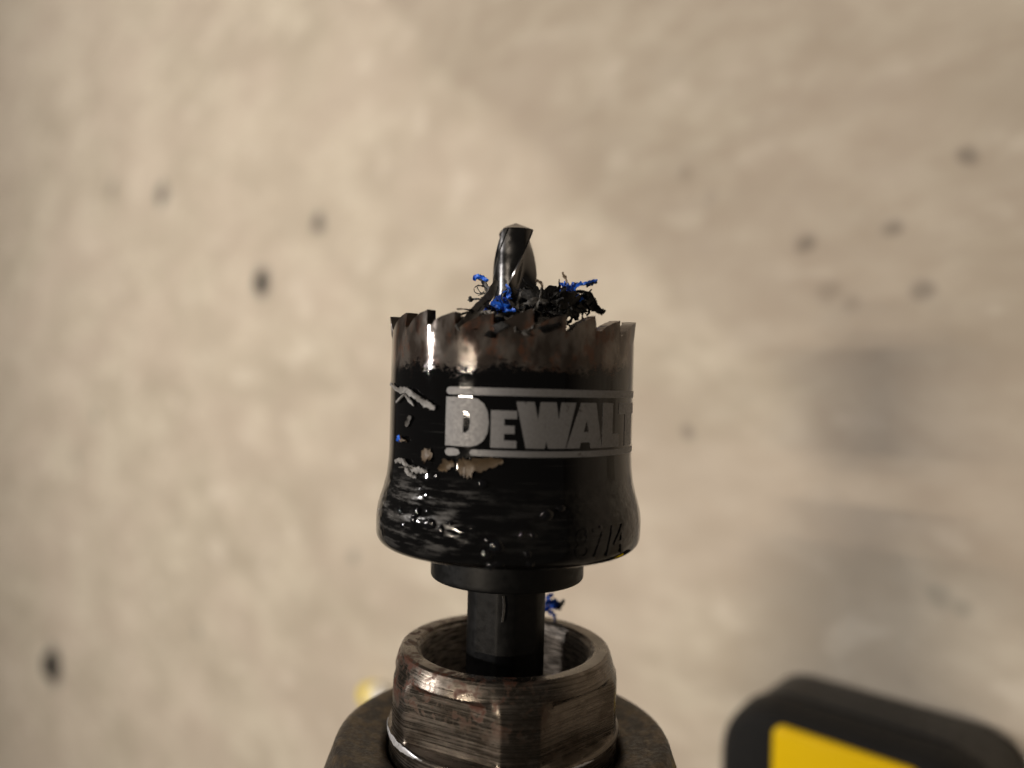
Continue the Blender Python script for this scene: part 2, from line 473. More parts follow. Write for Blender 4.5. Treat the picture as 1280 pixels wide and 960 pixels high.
for i in range(NS):
    for k in range(NA):
        k2 = (k+1) % NA
        F.append((i*NA+k, i*NA+k2, (i+1)*NA+k2, (i+1)*NA+k))
base = NS*NA
rings = [0.66, 0.33]
prev = base
for sc_ in rings:
    st = len(V)
    for k in range(NA):
        al, q = bit_section(k); rr = BR*q
        V.append(cyl(al+A0+2*pi*(TIPY-rr*PT)/LEAD, TIPY-rr*PT*sc_, rr*sc_))
    for k in range(NA):
        k2 = (k+1) % NA
        F.append((prev+k, prev+k2, st+k2, st+k))
    prev = st
V.append((0, TIPY, 0))
for k in range(NA): F.append((prev+k, prev+(k+1) % NA, len(V)-1))
obj('pilot_bit', V, F, DRILL, saw, autosmooth=28)

# ---- silver print on the cup
def wrap_polys(name, loops, phi0, phi1, y0, y1, mat, parent, lift=0.02, thick=0.03, rfun=None):
    """loops in a unit square, first is the outline, others are holes; bent round the cup"""
    cu_ = bpy.data.curves.new('tmp', 'CURVE'); cu_.dimensions = '2D'; cu_.fill_mode = 'BOTH'
    for lp in loops:
        sp = cu_.splines.new('POLY'); sp.points.add(len(lp)-1); sp.use_cyclic_u = True
        for pt, (a, b) in zip(sp.points, lp): pt.co = (a, b, 0, 1)
    to = bpy.data.objects.new('tmp', cu_); COL.objects.link(to)
    dg = bpy.context.evaluated_depsgraph_get()
    me = bpy.data.meshes.new_from_object(to.evaluated_get(dg))
    bpy.data.objects.remove(to); bpy.data.curves.remove(cu_)
    bm = bmesh.new(); bm.from_mesh(me); bpy.data.meshes.remove(me)
    bend(bm, phi0, phi1, y0, y1, lift, thick, rfun)
    return from_bm(name, bm, mat, parent, autosmooth=30)
def bend(bm, phi0, phi1, y0, y1, lift, thick, rfun=None):
    bmesh.ops.remove_doubles(bm, verts=bm.verts[:], dist=1e-5)
    steps = max(3, int(abs(phi1-phi0)/radians(2.0)))
    for i in range(1, steps):
        bmesh.ops.bisect_plane(bm, geom=bm.verts[:]+bm.edges[:]+bm.faces[:], plane_co=(i/steps, 0, 0), plane_no=(1, 0, 0))
    if rfun:
        for i in range(1, 8):
            bmesh.ops.bisect_plane(bm, geom=bm.verts[:]+bm.edges[:]+bm.faces[:], plane_co=(0, i/8, 0), plane_no=(0, 1, 0))
    ret = bmesh.ops.extrude_face_region(bm, geom=bm.faces[:])
    ext = set(v for v in ret['geom'] if isinstance(v, bmesh.types.BMVert))
    for v in bm.verts:
        ph = phi0+(phi1-phi0)*v.co.x; y = y0+(y1-y0)*v.co.y
        rr = (rfun(y) if rfun else R)+lift+(thick if v in ext else 0)
        v.co = cyl(ph, y, rr)*MM
def zpx(zx, zy):      # read off the enlarged print (region 540..800, 470..590, 4.923x)
    return 540+zx/4.923, 470+zy/4.923
def ph_of(zx, zy=300): return PC(*zpx(zx, zy), R)[0]
yt = PC(*zpx(640, 160), R)[1]; yb_ = PC(*zpx(640, 447), R)[1]
yD = PC(*zpx(150, 128), R)[1]
D_ = [[(0, 0), (.58, 0), (.74, .03), (.88, .12), (.97, .28), (1, .5), (.97, .72), (.88, .88), (.74, .97), (.58, 1), (0, 1)],
      [(.42, .28), (.42, .70), (.49, .70), (.56, .64), (.59, .5), (.56, .35), (.49, .28)]]
E_ = [[(0, 0), (1, 0), (1, .2), (.52, .2), (.52, .38), (.92, .38), (.92, .60), (.52, .60), (.52, .78), (1, .78), (1, 1), (0, 1)]]
W_ = [[(.165, 0), (.47, 0), (.495, .16), (.52, 0), (.82, 0), (1, 1), (.73, 1), (.695, .62), (.65, 1), (.385, 1), (.35, .62), (.29, 1), (0, 1)]]
A_ = [[(0, 0), (.34, 0), (.37, .13), (.62, .13), (.65, 0), (1, 0), (.79, 1), (.35, 1)], [(.44, .36), (.52, .62), (.59, .36)]]
L_ = [[(0, 0), (1, 0), (1, .30), (.56, .30), (.56, 1), (0, 1)]]
T_ = [[(.27, 0), (.73, 0), (.73, .74), (1, .74), (1, 1), (0, 1), (0, .74), (.27, .74)]]
hE = yb_+(yt-yb_)*0.80
pT = ph_of(1146)
for g, p0_, p1_, ya, yb2 in ((D_, ph_of(85), ph_of(350), yb_, yD), (E_, ph_of(362), ph_of(522), yb_, hE), (W_, ph_of(515), ph_of(884), yb_, yt),
                             (A_, ph_of(828), ph_of(1047), yb_, yt), (L_, ph_of(1048), ph_of(1150), yb_, yt), (T_, pT, pT+radians(24), yb_, yt)):
    wrap_polys('letter', g, p0_, p1_, ya, yb2, INK, saw)
pR = radians(92)
sq = [[(0, .5), (.004, .15), (.012, 0), (1, 0), (1, 1), (.012, 1), (.004, .85)]]
yl = PC(*zpx(640, 103), R)[1]; yl2 = PC(*zpx(640, 483), R)[1]
wrap_polys('printed_line', sq, ph_of(90, 90), pR, yl-.52, yl+.52, INK, saw)
wrap_polys('printed_line', sq, ph_of(230, 470), pR, yl2-.42, yl2+.42, INK, saw)
wrap_polys('printed_line', [[(0, .5), (.1, .15), (.3, 0), (.8, .1), (1, .4), (.9, .8), (.6, 1), (.15, .95)]], ph_of(78, 470), ph_of(172, 470), yl2-.6, yl2+.5, INK, saw)

# raised size mark low on the cup
tcv = bpy.data.curves.new('tmp', 'FONT'); tcv.body = '87/4'; tcv.size = 1.0
to = bpy.data.objects.new('tmp', tcv); COL.objects.link(to)
dg = bpy.context.evaluated_depsgraph_get()
me = bpy.data.meshes.new_from_object(to.evaluated_get(dg))
bpy.data.objects.remove(to); bpy.data.curves.remove(tcv)
bm = bmesh.new(); bm.from_mesh(me); bpy.data.meshes.remove(me)
xs = [v.co.x for v in bm.verts]; ysz = [v.co.y for v in bm.verts]
for v in bm.verts:
    v.co.x = (v.co.x-min(xs))/(max(xs)-min(xs)); v.co.y = (v.co.y-min(ysz))/(max(ysz)-min(ysz)); v.co.z = 0
pa, ya_ = PC(718, 700, 20.7); pb, yb3 = PC(779, 690, 20.7)
bend(bm, pa, pb, -34.0, -29.8, -0.05, 0.22, cup_r)
from_bm('size_mark', bm, CUP, saw, autosmooth=30)

# drops of cutting grease on the cup
random.seed(11)
def drop(px, py, rad, Rr, flat=0.46):
    ph, y = PC(px, py, Rr)
    bm = bmesh.new(); bmesh.ops.create_icosphere(bm, subdivisions=3, radius=1.0)
    nrm = Vector((sin(ph), 0, cos(ph))); tan_ = Vector((cos(ph), 0, -sin(ph))); up = Vector((0, 1, 0))
    c = cyl(ph, y, Rr-0.1)
    ex = random.uniform(0.75, 1.35)
    for v in bm.verts:
        q = v.co*(1+0.14*noise.noise(v.co*1.6+Vector((px, py, 0))))
        v.co = (c+tan_*q.x*rad*ex+up*q.y*rad/ex+nrm*q.z*rad*flat)*MM
    return from_bm('grease_drop', bm, GREASE, saw)
for a in ((621, 684, .95, 20.75), (608, 694, .7, 20.75), (622, 704, .75, 20.4), (613, 707, .65, 20.4), (660, 693, .5, 20.75), (663, 704, .6, 20.5), (652, 669, .45, 20.75), (667, 670, .4, 20.75),
          (684, 644, .8, 20.6), (702, 636, .5, 20.3), (733, 666, .5, 20.75), (751, 661, .45, 20.75), (516, 651, .7, 20.7), (536, 655, 1.0, 20.7),
          (503, 657, .6, 20.7), (551, 664, .7, 20.75), (562, 654, .5, 20.7), (610, 676, .5, 20.75), (603, 605, .7, 19.4), (545, 597, .5, 19.3), (500, 640, .5, 20.5), (521, 641, .55, 20.6)):
    drop(*a)
# long white fleck on the shank
V = []; F = []

# ================================================================ chuck and drill
drill = empty('cordless_drill', Matrix.Translation((0, -0.165, 0)))
tag(drill, 'cordless drill with worn steel chuck and black and yellow foot, standing on its battery', 'drill')
DM = Matrix.Translation((0, 0.165, 0)) @ TOOL_M
def dpart(o):
    o.parent = drill; o.matrix_parent_inverse = Matrix.Identity(4); o.matrix_local = DM
    return o
NY = -51.6
def nose_fn(r, y, ph):
    if r < 15.0 or y > NY-1.0: return r
    # five ground flats; the chamfer above them leaves their arched top edge
    a = ((math.degrees(ph)+28+36) % 72)-36
    if -63.2 < y < NY-3.2 and abs(a) < 36:
        ap = 17.65*cos(radians(26.5))
        rf = ap/cos(radians(a))
        return min(r, max(rf, 15.4))
    return r
prof = [(13.7, -52.1)] + [(14.1, -51.7), (14.6, NY), (16.0, NY)] + [(16.4, -51.85), (16.75, -52.6), (17.2, -54.2), (17.6, -55.2)]
prof += [(17.68, -56.0), (17.7, -57), (17.7, -58), (17.7, -60), (17.7, -62), (17.72, -62.9), (17.8, -63.3), (18.15, -63.5), (18.2, -63.9), (17.9, -64.2), (17.9, -66.3), (18.0, -68.5), (17.6, -69.0), (17.6, -72.0)]
V, F = lathe(prof, 360, nose_fn)
nose = obj('chuck_nose', V, F, NOSE, autosmooth=24); dpart(nose)
tag(nose, 'worn brown steel nose ring with ground flats and rust')
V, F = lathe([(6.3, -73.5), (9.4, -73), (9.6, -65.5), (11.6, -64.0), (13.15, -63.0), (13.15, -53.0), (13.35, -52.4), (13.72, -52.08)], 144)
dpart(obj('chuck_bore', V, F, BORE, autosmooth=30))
# bright scuffed line round the nose
def strip(name, pts, w, mat, parent, lift=0.05):
    V, F = [], []
    for i, (ph, y, Rr, ww) in enumerate(pts):
        for s, l in ((-1, 0), (-0.5, lift), (0.5, lift), (1, 0)):
            V.append(cyl(ph, y+s*ww*w/2, Rr+l))
    for i in range(len(pts)-1):
        for k in range(3): F.append((i*4+k, i*4+k+1, i*4+5+k, i*4+4+k))
    return obj(name, V, F, mat, parent)
random.seed(2)
for (a0, a1, w) in ((-88, -38, 1.25), (-24, -8, 0.35), (-4, 14, 0.7), (17, 24, 0.35), (27, 46, 0.4)):
    pts = [(radians(a0+(a1-a0)*i/24), -63.7+random.uniform(-.07, .07), 18.2, max(0.05, sin(pi*i/24))*random.uniform(.8, 1.1)) for i in range(25)]
    dpart(strip('bright_scuff', pts, w, PALE, None, 0.06))

# jaws: three wedges with cut threads gripping the shank
def jaw(ang):
    V, F = [], []
    NZ = 44
    w = 3.5
    for i in range(NZ+1):
        t_ = i/NZ
        y = -58.5-9*t_
        ro = 9.2-2.4*t_ + (0.24 if i % 2 else -0.10)
        for k, s in enumerate((-1, -0.5, 0.5, 1)):
            V.append(cyl(0, y, ro-0.25*abs(s))+Vector((s*w*(1-0.35*t_), 0, 0)))
        V.append(Vector((0.9, y, 6.25))); V.append(Vector((-0.9, y, 6.25)))
    for i in range(NZ):
        for k in range(6):
            k2 = (k+1) % 6
            F.append((i*6+k, i*6+k2, i*6+6+k2, i*6+6+k))
    F.append(tuple(range(6))); F.append(tuple(NZ*6+k for k in range(6)))
    rot = Matrix.Rotation(radians(ang), 3, 'Y')
    o = obj('chuck_jaw', [rot @ v for v in V], F, JAW, None, autosmooth=15); dpart(o)
for a in (146, 26, 266): jaw(a)

# outer sleeve
prof = [(17.7, -70.5), (18.3, -67.4), (18.8, -66.7), (19.6, -66.3), (23.2, -65.6), (24.6, -65.3)] + [(25.3, -65.4), (25.9, -65.8), (26.3, -66.5), (26.8, -68.0), (27.7, -70.5), (28.5, -73.0), (28.9, -75.5), (29.0, -80), (29.0, -99), (28.2, -101), (24, -101.5)]
def knurl(r, y, ph):
    if -98 < y < -76: return r-0.35*(0.5+0.5*cos(ph*36))
    return r
V, F = lathe(prof, 288, knurl)
sl = obj('chuck_sleeve', V, F, SLEEVE, autosmooth=40); dpart(sl)

# ---- body (world-aligned, y relative to drill origin)
def up_part(name, V, F, mat, auto=35, parent=None, shade=True):
    o = obj(name, [Vector(v)+Vector((0, 165, 0)) if False else Vector(v) for v in V], F, mat, None, shade, auto)
    o.parent = parent or drill
    if not parent: o.location = (0, 0.165, 0)
    return o
H = HAX*1000
def tube_rings(rings, cap=True):
    V, F = [], []
    n = len(rings[0])
    for rg in rings: V += rg
    for i in range(len(rings)-1):
        for k in range(n):
            k2 = (k+1) % n
            F.append((i*n+k, i*n+k2, (i+1)*n+k2, (i+1)*n+k))
    if cap:
        F.append(tuple(range(n))); F.append(tuple((len(rings)-1)*n+k for k in range(n)))
    return V, F
def ring_y(y, w, h, zc, p=3.2, n=48):       # superellipse in the xz plane
    out = []
    for k in range(n):
        a = 2*pi*k/n; c, s = cos(a), sin(a)
        out.append(Vector((w*abs(c)**(2/p)*(1 if c >= 0 else -1), y, zc+h*abs(s)**(2/p)*(1 if s >= 0 else -1))))
    return out
def ring_z(z, w, l, yc, p=3.2, n=48, xc=0):
    out = []
    for k in range(n):
        a = 2*pi*k/n; c, s = cos(a), sin(a)
        out.append(Vector((xc+w*abs(c)**(2/p)*(1 if c >= 0 else -1), yc+l*abs(s)**(2/p)*(1 if s >= 0 else -1), z)))
    return out
V, F = tube_rings([ring_y(-101, 26, 26, H, 2), ring_y(-102, 30, 30, H, 2), ring_y(-112, 31, 31, H, 2), ring_y(-116, 31, 31, H, 2.1)])
up_part('clutch_ring', V, F, BLK)
V, F = tube_rings([ring_y(-115.5, 29, 29, H, 2.2), ring_y(-117, 33, 32, H, 2.4), ring_y(-140, 33, 33, H-1, 2.6), ring_y(-200, 34, 34, H-2, 2.7), ring_y(-212, 34, 32, H-2, 2.6), ring_y(-218, 27, 26, H-2, 2.5)])
up_part('motor_housing', V, F, YEL)
V, F = tube_rings([ring_y(-205, 34.6, 34.6, H-2, 2.7), ring_y(-214, 34.5, 32.5, H-2, 2.6), ring_y(-221, 26, 25, H-2, 2.5), ring_y(-223, 15, 15, H-2, 2.2)])
up_part('rear_cap', V, F, RUB)
V, F = tube_rings([ring_z(H-26, 19, 26, -176, 2.6), ring_z(H-45, 17.5, 23, -174, 2.5), ring_z(H-75, 17, 21, -177, 2.4), ring_z(H-110, 17.5, 22, -181, 2.4), ring_z(H-132, 20, 27, -178, 2.5), ring_z(H-147, 27, 40, -172, 2.8)])
hd = up_part('handle', V, F, RUB)
V, F = tube_rings([ring_y(-147, 6, 10, H-52, 2.5), ring_y(-150, 8, 13, H-52, 2.5), ring_y(-162, 8.5, 14, H-53, 2.5)])
up_part('trigger', V, F, BLK)
# foot: yellow top plate sunk in a black surround, battery below
FT = H-150
def rr_ring(z, x0, x1, y0, y1, r, n=8):
    out = []
    for cx, cy, a in ((x1-r, y1-r, 0), (x0+r, y1-r, 90), (x0+r, y0+r, 180), (x1-r, y0+r, 270)):
        for i in range(n+1):
            b = radians(a+90*i/n); out.append(Vector((cx+r*cos(b), cy+r*sin(b), z)))
    return out
YF = YCAM-102
V, F = tube_rings([rr_ring(0.4, -39, 39, YF-112, YF-5, 12), rr_ring(3, -41, 41, YF-115, YF-2, 14), rr_ring(18, -42, 42, YF-116, YF, 20), rr_ring(30, -42, 42, YF-116, YF, 20)])
bat = up_part('battery', V, F, BLK)
V, F = tube_rings([rr_ring(30.4, -41, 41, YF-115, YF-1, 15), rr_ring(34, -42, 42, YF-116, YF, 20), rr_ring(FT-9, -42, 42, YF-116, YF, 20), rr_ring(FT-5, -41.3, 41.3, YF-115.4, YF-0.6, 19.5), rr_ring(FT-2, -39.8, 39.8, YF-113.6, YF-1.6, 18.5), rr_ring(FT, -37, 37, YF-111, YF-3.4, 17)])
ft = up_part('foot', V, F, RUB)
V, F = tube_rings([rr_ring(FT-2, -20.5, 22.5, YF-100, YF-4, 3), rr_ring(FT+2.2, -20.5, 22.5, YF-100, YF-4, 3), rr_ring(FT+3, -19.5, 21.5, YF-99, YF-5, 2.5)])
pl = up_part('foot_plate', V, F, YEL)
tag(pl, 'bright yellow plate on top of the black foot')
V, F = tube_rings([rr_ring(FT+2.9, -15, -12, YF-60, YF-19, 1.4), rr_ring(FT+3.4, -14.6, -12.4, YF-59.5, YF-19.5, 1.0)])
up_part('recess_shade', V, F, simple('shaded_yellow', (0.50, 0.22, 0.004), 0.5))  # darker strip that paints the brown shade of a recess in the plate
V, F = tube_rings([rr_ring(FT-16, -42.9, -41.8, YF-40, YF-22, 0.5), rr_ring(FT-8, -42.9, -41.8, YF-40, YF-22, 0.5)])
up_part('release_button', V, F, simple('grey_button', (0.12, 0.12, 0.14), 0.35))

# ================================================================ shavings
def ribbon(name, pts, widths, mat, seed=0, twist=1.0, thick=0.12, jag=0.25, parent_world=True, facing=None, sub=8):
    """thin torn strip along pts (tool frame, mm)"""
    rnd = random.Random(seed)
    # Catmull-Rom
    Q, W = [], []
    n = len(pts)
    for i in range(n-1):
        p0 = pts[max(i-1, 0)]; p1 = pts[i]; p2 = pts[i+1]; p3 = pts[min(i+2, n-1)]
        for k in range(sub):
            t_ = k/sub
            q = 0.5*((2*p1)+(p2-p0)*t_+(2*p0-5*p1+4*p2-p3)*t_*t_+(3*p1-p0-3*p2+p3)*t_**3)
            Q.append(q); W.append(widths[i]+(widths[i+1]-widths[i])*t_)
    Q.append(pts[-1]); W.append(widths[-1])
    V, F = [], []
    face = facing or Vector((0.25, 0.35, 1))
    ph = rnd.uniform(-0.5, 0.5)
    for i, q in enumerate(Q):
        tg = (Q[min(i+1, len(Q)-1)]-Q[max(i-1, 0)]).normalized()
        side = tg.cross(face)
        if side.length < 1e-3: side = tg.cross(Vector((1, 0, 0)))
        side.normalize(); up = side.cross(tg).normalized()
        an = ph+twist*sin(i*0.35+seed)
        s2 = side*cos(an)+up*sin(an); u2 = up*cos(an)-side*sin(an)
        w1 = W[i]*0.5*(1+jag*rnd.uniform(-1, 1.3)); w2 = W[i]*0.5*(1+jag*rnd.uniform(-1, 1.3))
        cup_ = u2*(W[i]*0.18)
        V += [q-s2*w1+u2*thick/2+cup_, q+u2*thick/2, q+s2*w2+u2*thick/2+cup_, q+s2*w2-u2*thick/2+cup_, q-u2*thick/2, q-s2*w1-u2*thick/2+cup_]
    for i in range(len(Q)-1):
        for k in range(6):
            k2 = (k+1) % 6
            F.append((i*6+k, i*6+k2, i*6+6+k2, i*6+6+k))
    F.append(tuple(range(6))); F.append(tuple((len(Q)-1)*6+k for k in range(6)))
    return V, F
def crumple(c, size, seed, sub=3, amp=0.55, freq=1.5):
    bm = bmesh.new(); bmesh.ops.create_icosphere(bm, subdivisions=sub, radius=1)
    off = Vector((seed*3.7, seed*1.3, seed*7.1))
    V = []
    for v in bm.verts:
        n_ = noise.noise(v.co*freq+off); n2 = abs(noise.noise(v.co*freq*2.4+off))
        k = 1+amp*n_*1.6-amp*n2*0.9
        V.append(c+Vector((v.co.x*size[0], v.co.y*size[1], v.co.z*size[2]))*max(k, 0.25))
    F = [tuple(v.index for v in f.verts) for f in bm.faces]
    bm.free()
    return V, F
def shred(c, n, ln, w, seed, thick=0.1):
    """a knot of thin curled strips round one point"""
    rnd = random.Random(seed); V, F = [], []
    for i in range(n):
        p = c+Vector((rnd.uniform(-1, 1), rnd.uniform(-.8, .8), rnd.uniform(-.6, .6)))*ln*0.35
        d = Vector((rnd.uniform(-1, 1), rnd.uniform(-.7, 1), rnd.uniform(-.4, .8))).normalized()
        ax = Vector((rnd.uniform(-1, 1), rnd.uniform(-1, 1), rnd.uniform(-1, 1))).normalized()
        pts = []
        step = ln/5*rnd.uniform(.6, 1.2)
        rot = Matrix.Rotation(rnd.uniform(-.75, .75), 3, ax)
        for k in range(6):
            pts.append(p.copy()); p = p+d*step; d = rot @ d
        ww = [w*rnd.uniform(.25, 1.0)*(0.4 if k in (0, 5) else 1) for k in range(6)]
        v2, f2 = ribbon('', pts, ww, None, seed*10+i, thick=thick, jag=.3, twist=.9, sub=5)
        o_ = len(V); V += v2; F += [tuple(q+o_ for q in f) for f in f2]
    return V, F
def thing(name, parts, label, cat, group=None):
    """one shaving: a mesh or an Empty with differently coloured pieces; parts = [(piece name, V, F, mat)]"""
    c = Vector((0, 0, 0)); k = 0
    for _, V, F, m_ in parts:
        for v in V: c += v; k += 1
    c /= k
    M = TOOL_M @ Matrix.Translation(c*MM)
    if len(parts) == 1:
        nm, V, F, m_ = parts[0]
        o = obj(name, [v-c for v in V], F, m_, None, autosmooth=50)
        o.matrix_world = M
    else:
        o = empty(name, M)
        for nm, V, F, m_ in parts: obj(nm, [v-c for v in V], F, m_, o, autosmooth=50)
    return tag(o, label, cat, group)
def rb(pl, w, seed, **kw):
    pts = [P(*p) for p in pl]
    if not isinstance(w, (list, tuple)): w = [w]*len(pts)
    return ribbon('', pts, w, None, seed, **kw)
G = 'plastic shavings caught on the saw'
# dark tangle lying across the mouth, right of the bit
parts = []
V, F = rb([(648, 372, 6), (668, 376, 7), (690, 378, 7), (712, 380, 5), (730, 380, 2)], [2.2, 3.6, 3.9, 3.3, 1.6], 3, twist=0.25, thick=0.5, jag=0.2); parts.append(('strip', V, F, DARKP))
V, F = rb([(660, 388, 4), (680, 392, 5), (700, 386, 5), (712, 392, 4), (722, 398, 3)], [2.4, 3.2, 2.8, 2.0, .9], 5, twist=0.3, thick=0.4, jag=0.3); parts.append(('strip', V, F, DARKP))
V, F = rb([(676, 384, 4), (682, 398, 5), (690, 408, 5), (693, 417, 6)], [2.4, 2.6, 1.8, 0.9], 8, twist=0.4, thick=0.3, jag=0.35); parts.append(('strip', V, F, DARKP))
V, F = crumple(P(662, 396, 2), (2.6, 1.9, 2.4), 4, amp=0.7); parts.append(('clump', V, F, DARKP))
V, F = crumple(P(700, 381, 3), (2.9, 1.5, 2.0), 6, amp=0.8); parts.append(('clump', V, F, DARKP))
V, F = shred(P(668, 388, 6), 16, 4.2, .5, 301); parts.append(('fibres', V, F, DARKP))
V, F = shred(P(684, 387, 7), 22, 4.0, 1.0, 309); parts.append(('fibres', V, F, DARKP))
V, F = shred(P(690, 396, 9), 16, 4.2, .8, 305); parts.append(('fibres', V, F, DARKP))
V, F = shred(P(724, 380, 2), 10, 3.0, .5, 306); parts.append(('fibres', V, F, DARKP))
V, F = shred(P(705, 384, 4), 14, 3.4, .4, 302); parts.append(('fibres', V, F, DARKP))
V, F = shred(P(650, 398, 12), 12, 4.0, .45, 303); parts.append(('fibres', V, F, GREYP))
V, F = crumple(P(672, 378, 8.5), (1.5, 0.7, 0.5), 16, amp=0.5); parts.append(('flake', V, F, GREYP))
thing('plastic_shaving', parts, 'black charred tangle of plastic lying right of the pilot bit', 'shaving', G)
# pointed leaf of dark plastic at the right end of the tangle
parts = []
V, F = rb([(724, 372, 2), (734, 376, 2), (742, 384, 1), (752, 390, 1)], [0.7, 2.6, 1.6, 0.45], 12, twist=0.2, thick=0.25, jag=0.12); parts.append(('leaf', V, F, DARKP))
V, F = rb([(745, 390, 1), (750, 391, 1), (754, 389, 1), (753, 386, 1)], [0.5, .6, .55, .3], 13, thick=.3, jag=.4); parts.append(('hook', V, F, DARKP))
V, F = rb([(718, 366, 2), (726, 364, 2), (733, 367, 2), (736, 374, 2)], [0.35, .5, .6, .4], 14, thick=.3, jag=.3); parts.append(('loop', V, F, DARKP))
thing('plastic_shaving', parts, 'dark pointed sliver of plastic with a hooked black tip, at the right', 'shaving', G)
# blue wad with a purple-blue streak, right
parts = []
V, F = shred(P(711, 368, 4), 13, 2.2, 1.0, 311); parts.append(('wad', V, F, BLUE))
V, F = rb([(711, 361, 4), (720, 356, 3), (730, 356, 3), (740, 353, 2), (747, 350, 2)], [1.0, .55, .7, .75, .25], 22, thick=.25, jag=.3); parts.append(('streak', V, F, BLUE))
V, F = rb([(714, 374, 4), (722, 377, 3), (728, 374, 2)], [1.6, 1.4, .6], 23, thick=.3, jag=.4); parts.append(('shred', V, F, BLUE))
V, F = rb([(733, 358, 3), (740, 354.5, 2.4), (746, 353, 2)], [.5, .5, .2], 24, thick=.2, jag=.5); parts.append(('dark_streak', V, F, DARKP))
thing('plastic_shaving', parts, 'bright blue plastic shred with a thin streak pointing right', 'shaving', G)
# blue wad in front of the bit
parts = []
V, F = crumple(P(625, 382, 10.5), (1.25, 1.0, .8), 31, amp=0.55, freq=1.15, sub=4); parts.append(('wad', V, F, BLUE))
V, F = shred(P(626, 382, 11.3), 11, 3.0, 0.8, 318); parts.append(('shreds', V, F, BLUE))
V, F = rb([(622, 371, 11), (626, 378, 11.5), (634, 386, 12), (641, 388, 11)], [.6, 1.8, 1.7, .8], 32, thick=.3, jag=.22, twist=.8); parts.append(('shred', V, F, BLUE))
V, F = rb([(613, 384, 12), (620, 380, 12.4), (626, 386, 12.5)], [.5, 1.2, .7], 33, thick=.25, jag=.2); parts.append(('shred', V, F, BLUE))
thing('plastic_shaving', parts, 'crumpled bright blue plastic wad at the foot of the pilot bit', 'shaving', G)
# long grey sliver on the left, blue at its end
parts = []
V, F = rb([(573, 413, 17.5), (584, 402, 16), (600, 384, 13), (612, 368, 10), (621, 352, 8)], [1.5, 1.5, 1.35, 1.2, .7], 41, twist=.25, thick=.35, jag=.12); parts.append(('sliver', V, F, GREYP))
V, F = rb([(612, 372, 8), (610, 362, 7), (604, 353, 6), (596, 347, 5), (593, 344, 5)], [1.0, .8, .6, .5, .3], 42, thick=.25, jag=.25); parts.append(('curl', V, F, GREYP))
V, F = shred(P(606, 394, 13), 14, 4.2, .6, 315); parts.append(('fibres', V, F, DARKP))
V, F = shred(P(606, 366, 8), 6, 2.6, .35, 314); parts.append(('fibres', V, F, GREYP))
V, F = rb([(592, 350, 5.5), (596, 346.5, 5.7), (603, 346, 6), (609, 352, 6.6)], [.5, .8, .6, .5], 43, thick=.2, jag=.3); parts.append(('blue_tip', V, F, BLUE))
V, F = rb([(612, 375, 8), (603, 375, 7), (597, 374, 6.5), (591, 374, 6)], [1.4, .8, .25, .3], 44, thick=.2, jag=.4); parts.append(('thread', V, F, GREYP))
V, F = crumple(P(588, 374.5, 6), (.36, .42, .36), 45, sub=2, amp=.8); parts.append(('knot', V, F, DARKP))
thing('plastic_shaving', parts, 'long grey plastic sliver leaning on the pilot bit, blue at its upper end', 'shaving', G)
# thin fibres
V, F = rb([(712, 363, 3), (709, 354, 2.5), (706, 347, 2), (703, 340, 2)], [.35, .3, .45, .25], 51, thick=.2, jag=.3)
thing('plastic_fibre', [('fibre', V, F, BROWNP)], 'short brown fibre sticking up from the right blue shred', 'shaving')
V, F = rb([(669, 351, 2), (674, 352, 2), (677, 357, 2.5), (677, 366, 3)], [.4, .4, .45, .35], 52, thick=.25, jag=.15)
thing('plastic_fibre', [('fibre', V, F, BROWNP)], 'small curved brown loop close to the right side of the pilot bit', 'shaving')
# pale curls inside the rim
parts = []
V, F = rb([(600, 398, 14), (604, 391, 14.5), (611, 392, 15), (613, 400, 15), (607, 405, 15), (601, 402, 14.5)], [.5, .7, .8, .7, .6, .3], 61, thick=.2, jag=.3); parts.append(('curl', V, F, WHITEP))
V, F = rb([(613, 401, 15), (620, 397, 15), (626, 394, 14)], [.6, .8, .5], 62, thick=.2, jag=.3); parts.append(('tail', V, F, WHITEP))
V, F = rb([(599, 399, 14.5), (604, 405, 15.2), (610, 408, 16)], [.25, .3, .2], 63, thick=.15, jag=.2); parts.append(('thread', V, F, WHITEP))
thing('plastic_curl', parts, 'pale grey curl of swarf below the front blue wad', 'shaving')
V, F = rb([(632, 398, 16), (639, 400, 17), (642, 408, 18.3), (648, 416, 19.4)], [.7, 1.1, .8, .9], 64, thick=.2, jag=.3)
thing('plastic_curl', [('curl', V, F, GREYP)], 'short grey strip hanging over the middle of the toothed rim', 'shaving')
V, F = rb([(655, 418, 19.6), (664, 412, 18.8), (674, 405, 18), (682, 401, 16.5)], [.9, 1.0, .9, .5], 65, thick=.2, jag=.25)
thing('plastic_curl', [('curl', V, F, GREYP)], 'grey strip slanting across the teeth beneath the black tangle', 'shaving')
random.seed(77)
for (px, py, z, lab) in ((596, 407, 13, 'dark grey crumb packed in the saw mouth beneath the grey sliver'), (664, 409, 16.5, 'black crumb wedged between the front teeth right of centre'), (610, 414, 17, 'black crumb wedged between the front teeth left of centre'), (650, 402, 12, 'dark crumb packed in the saw mouth beneath the front blue wad')):
    V, F = crumple(P(px, py, z), (2.8, 1.5, 2.2), px*0.1, amp=.8)
    thing('plastic_crumb', [('crumb', V, F, DARKP)], lab, 'shaving')
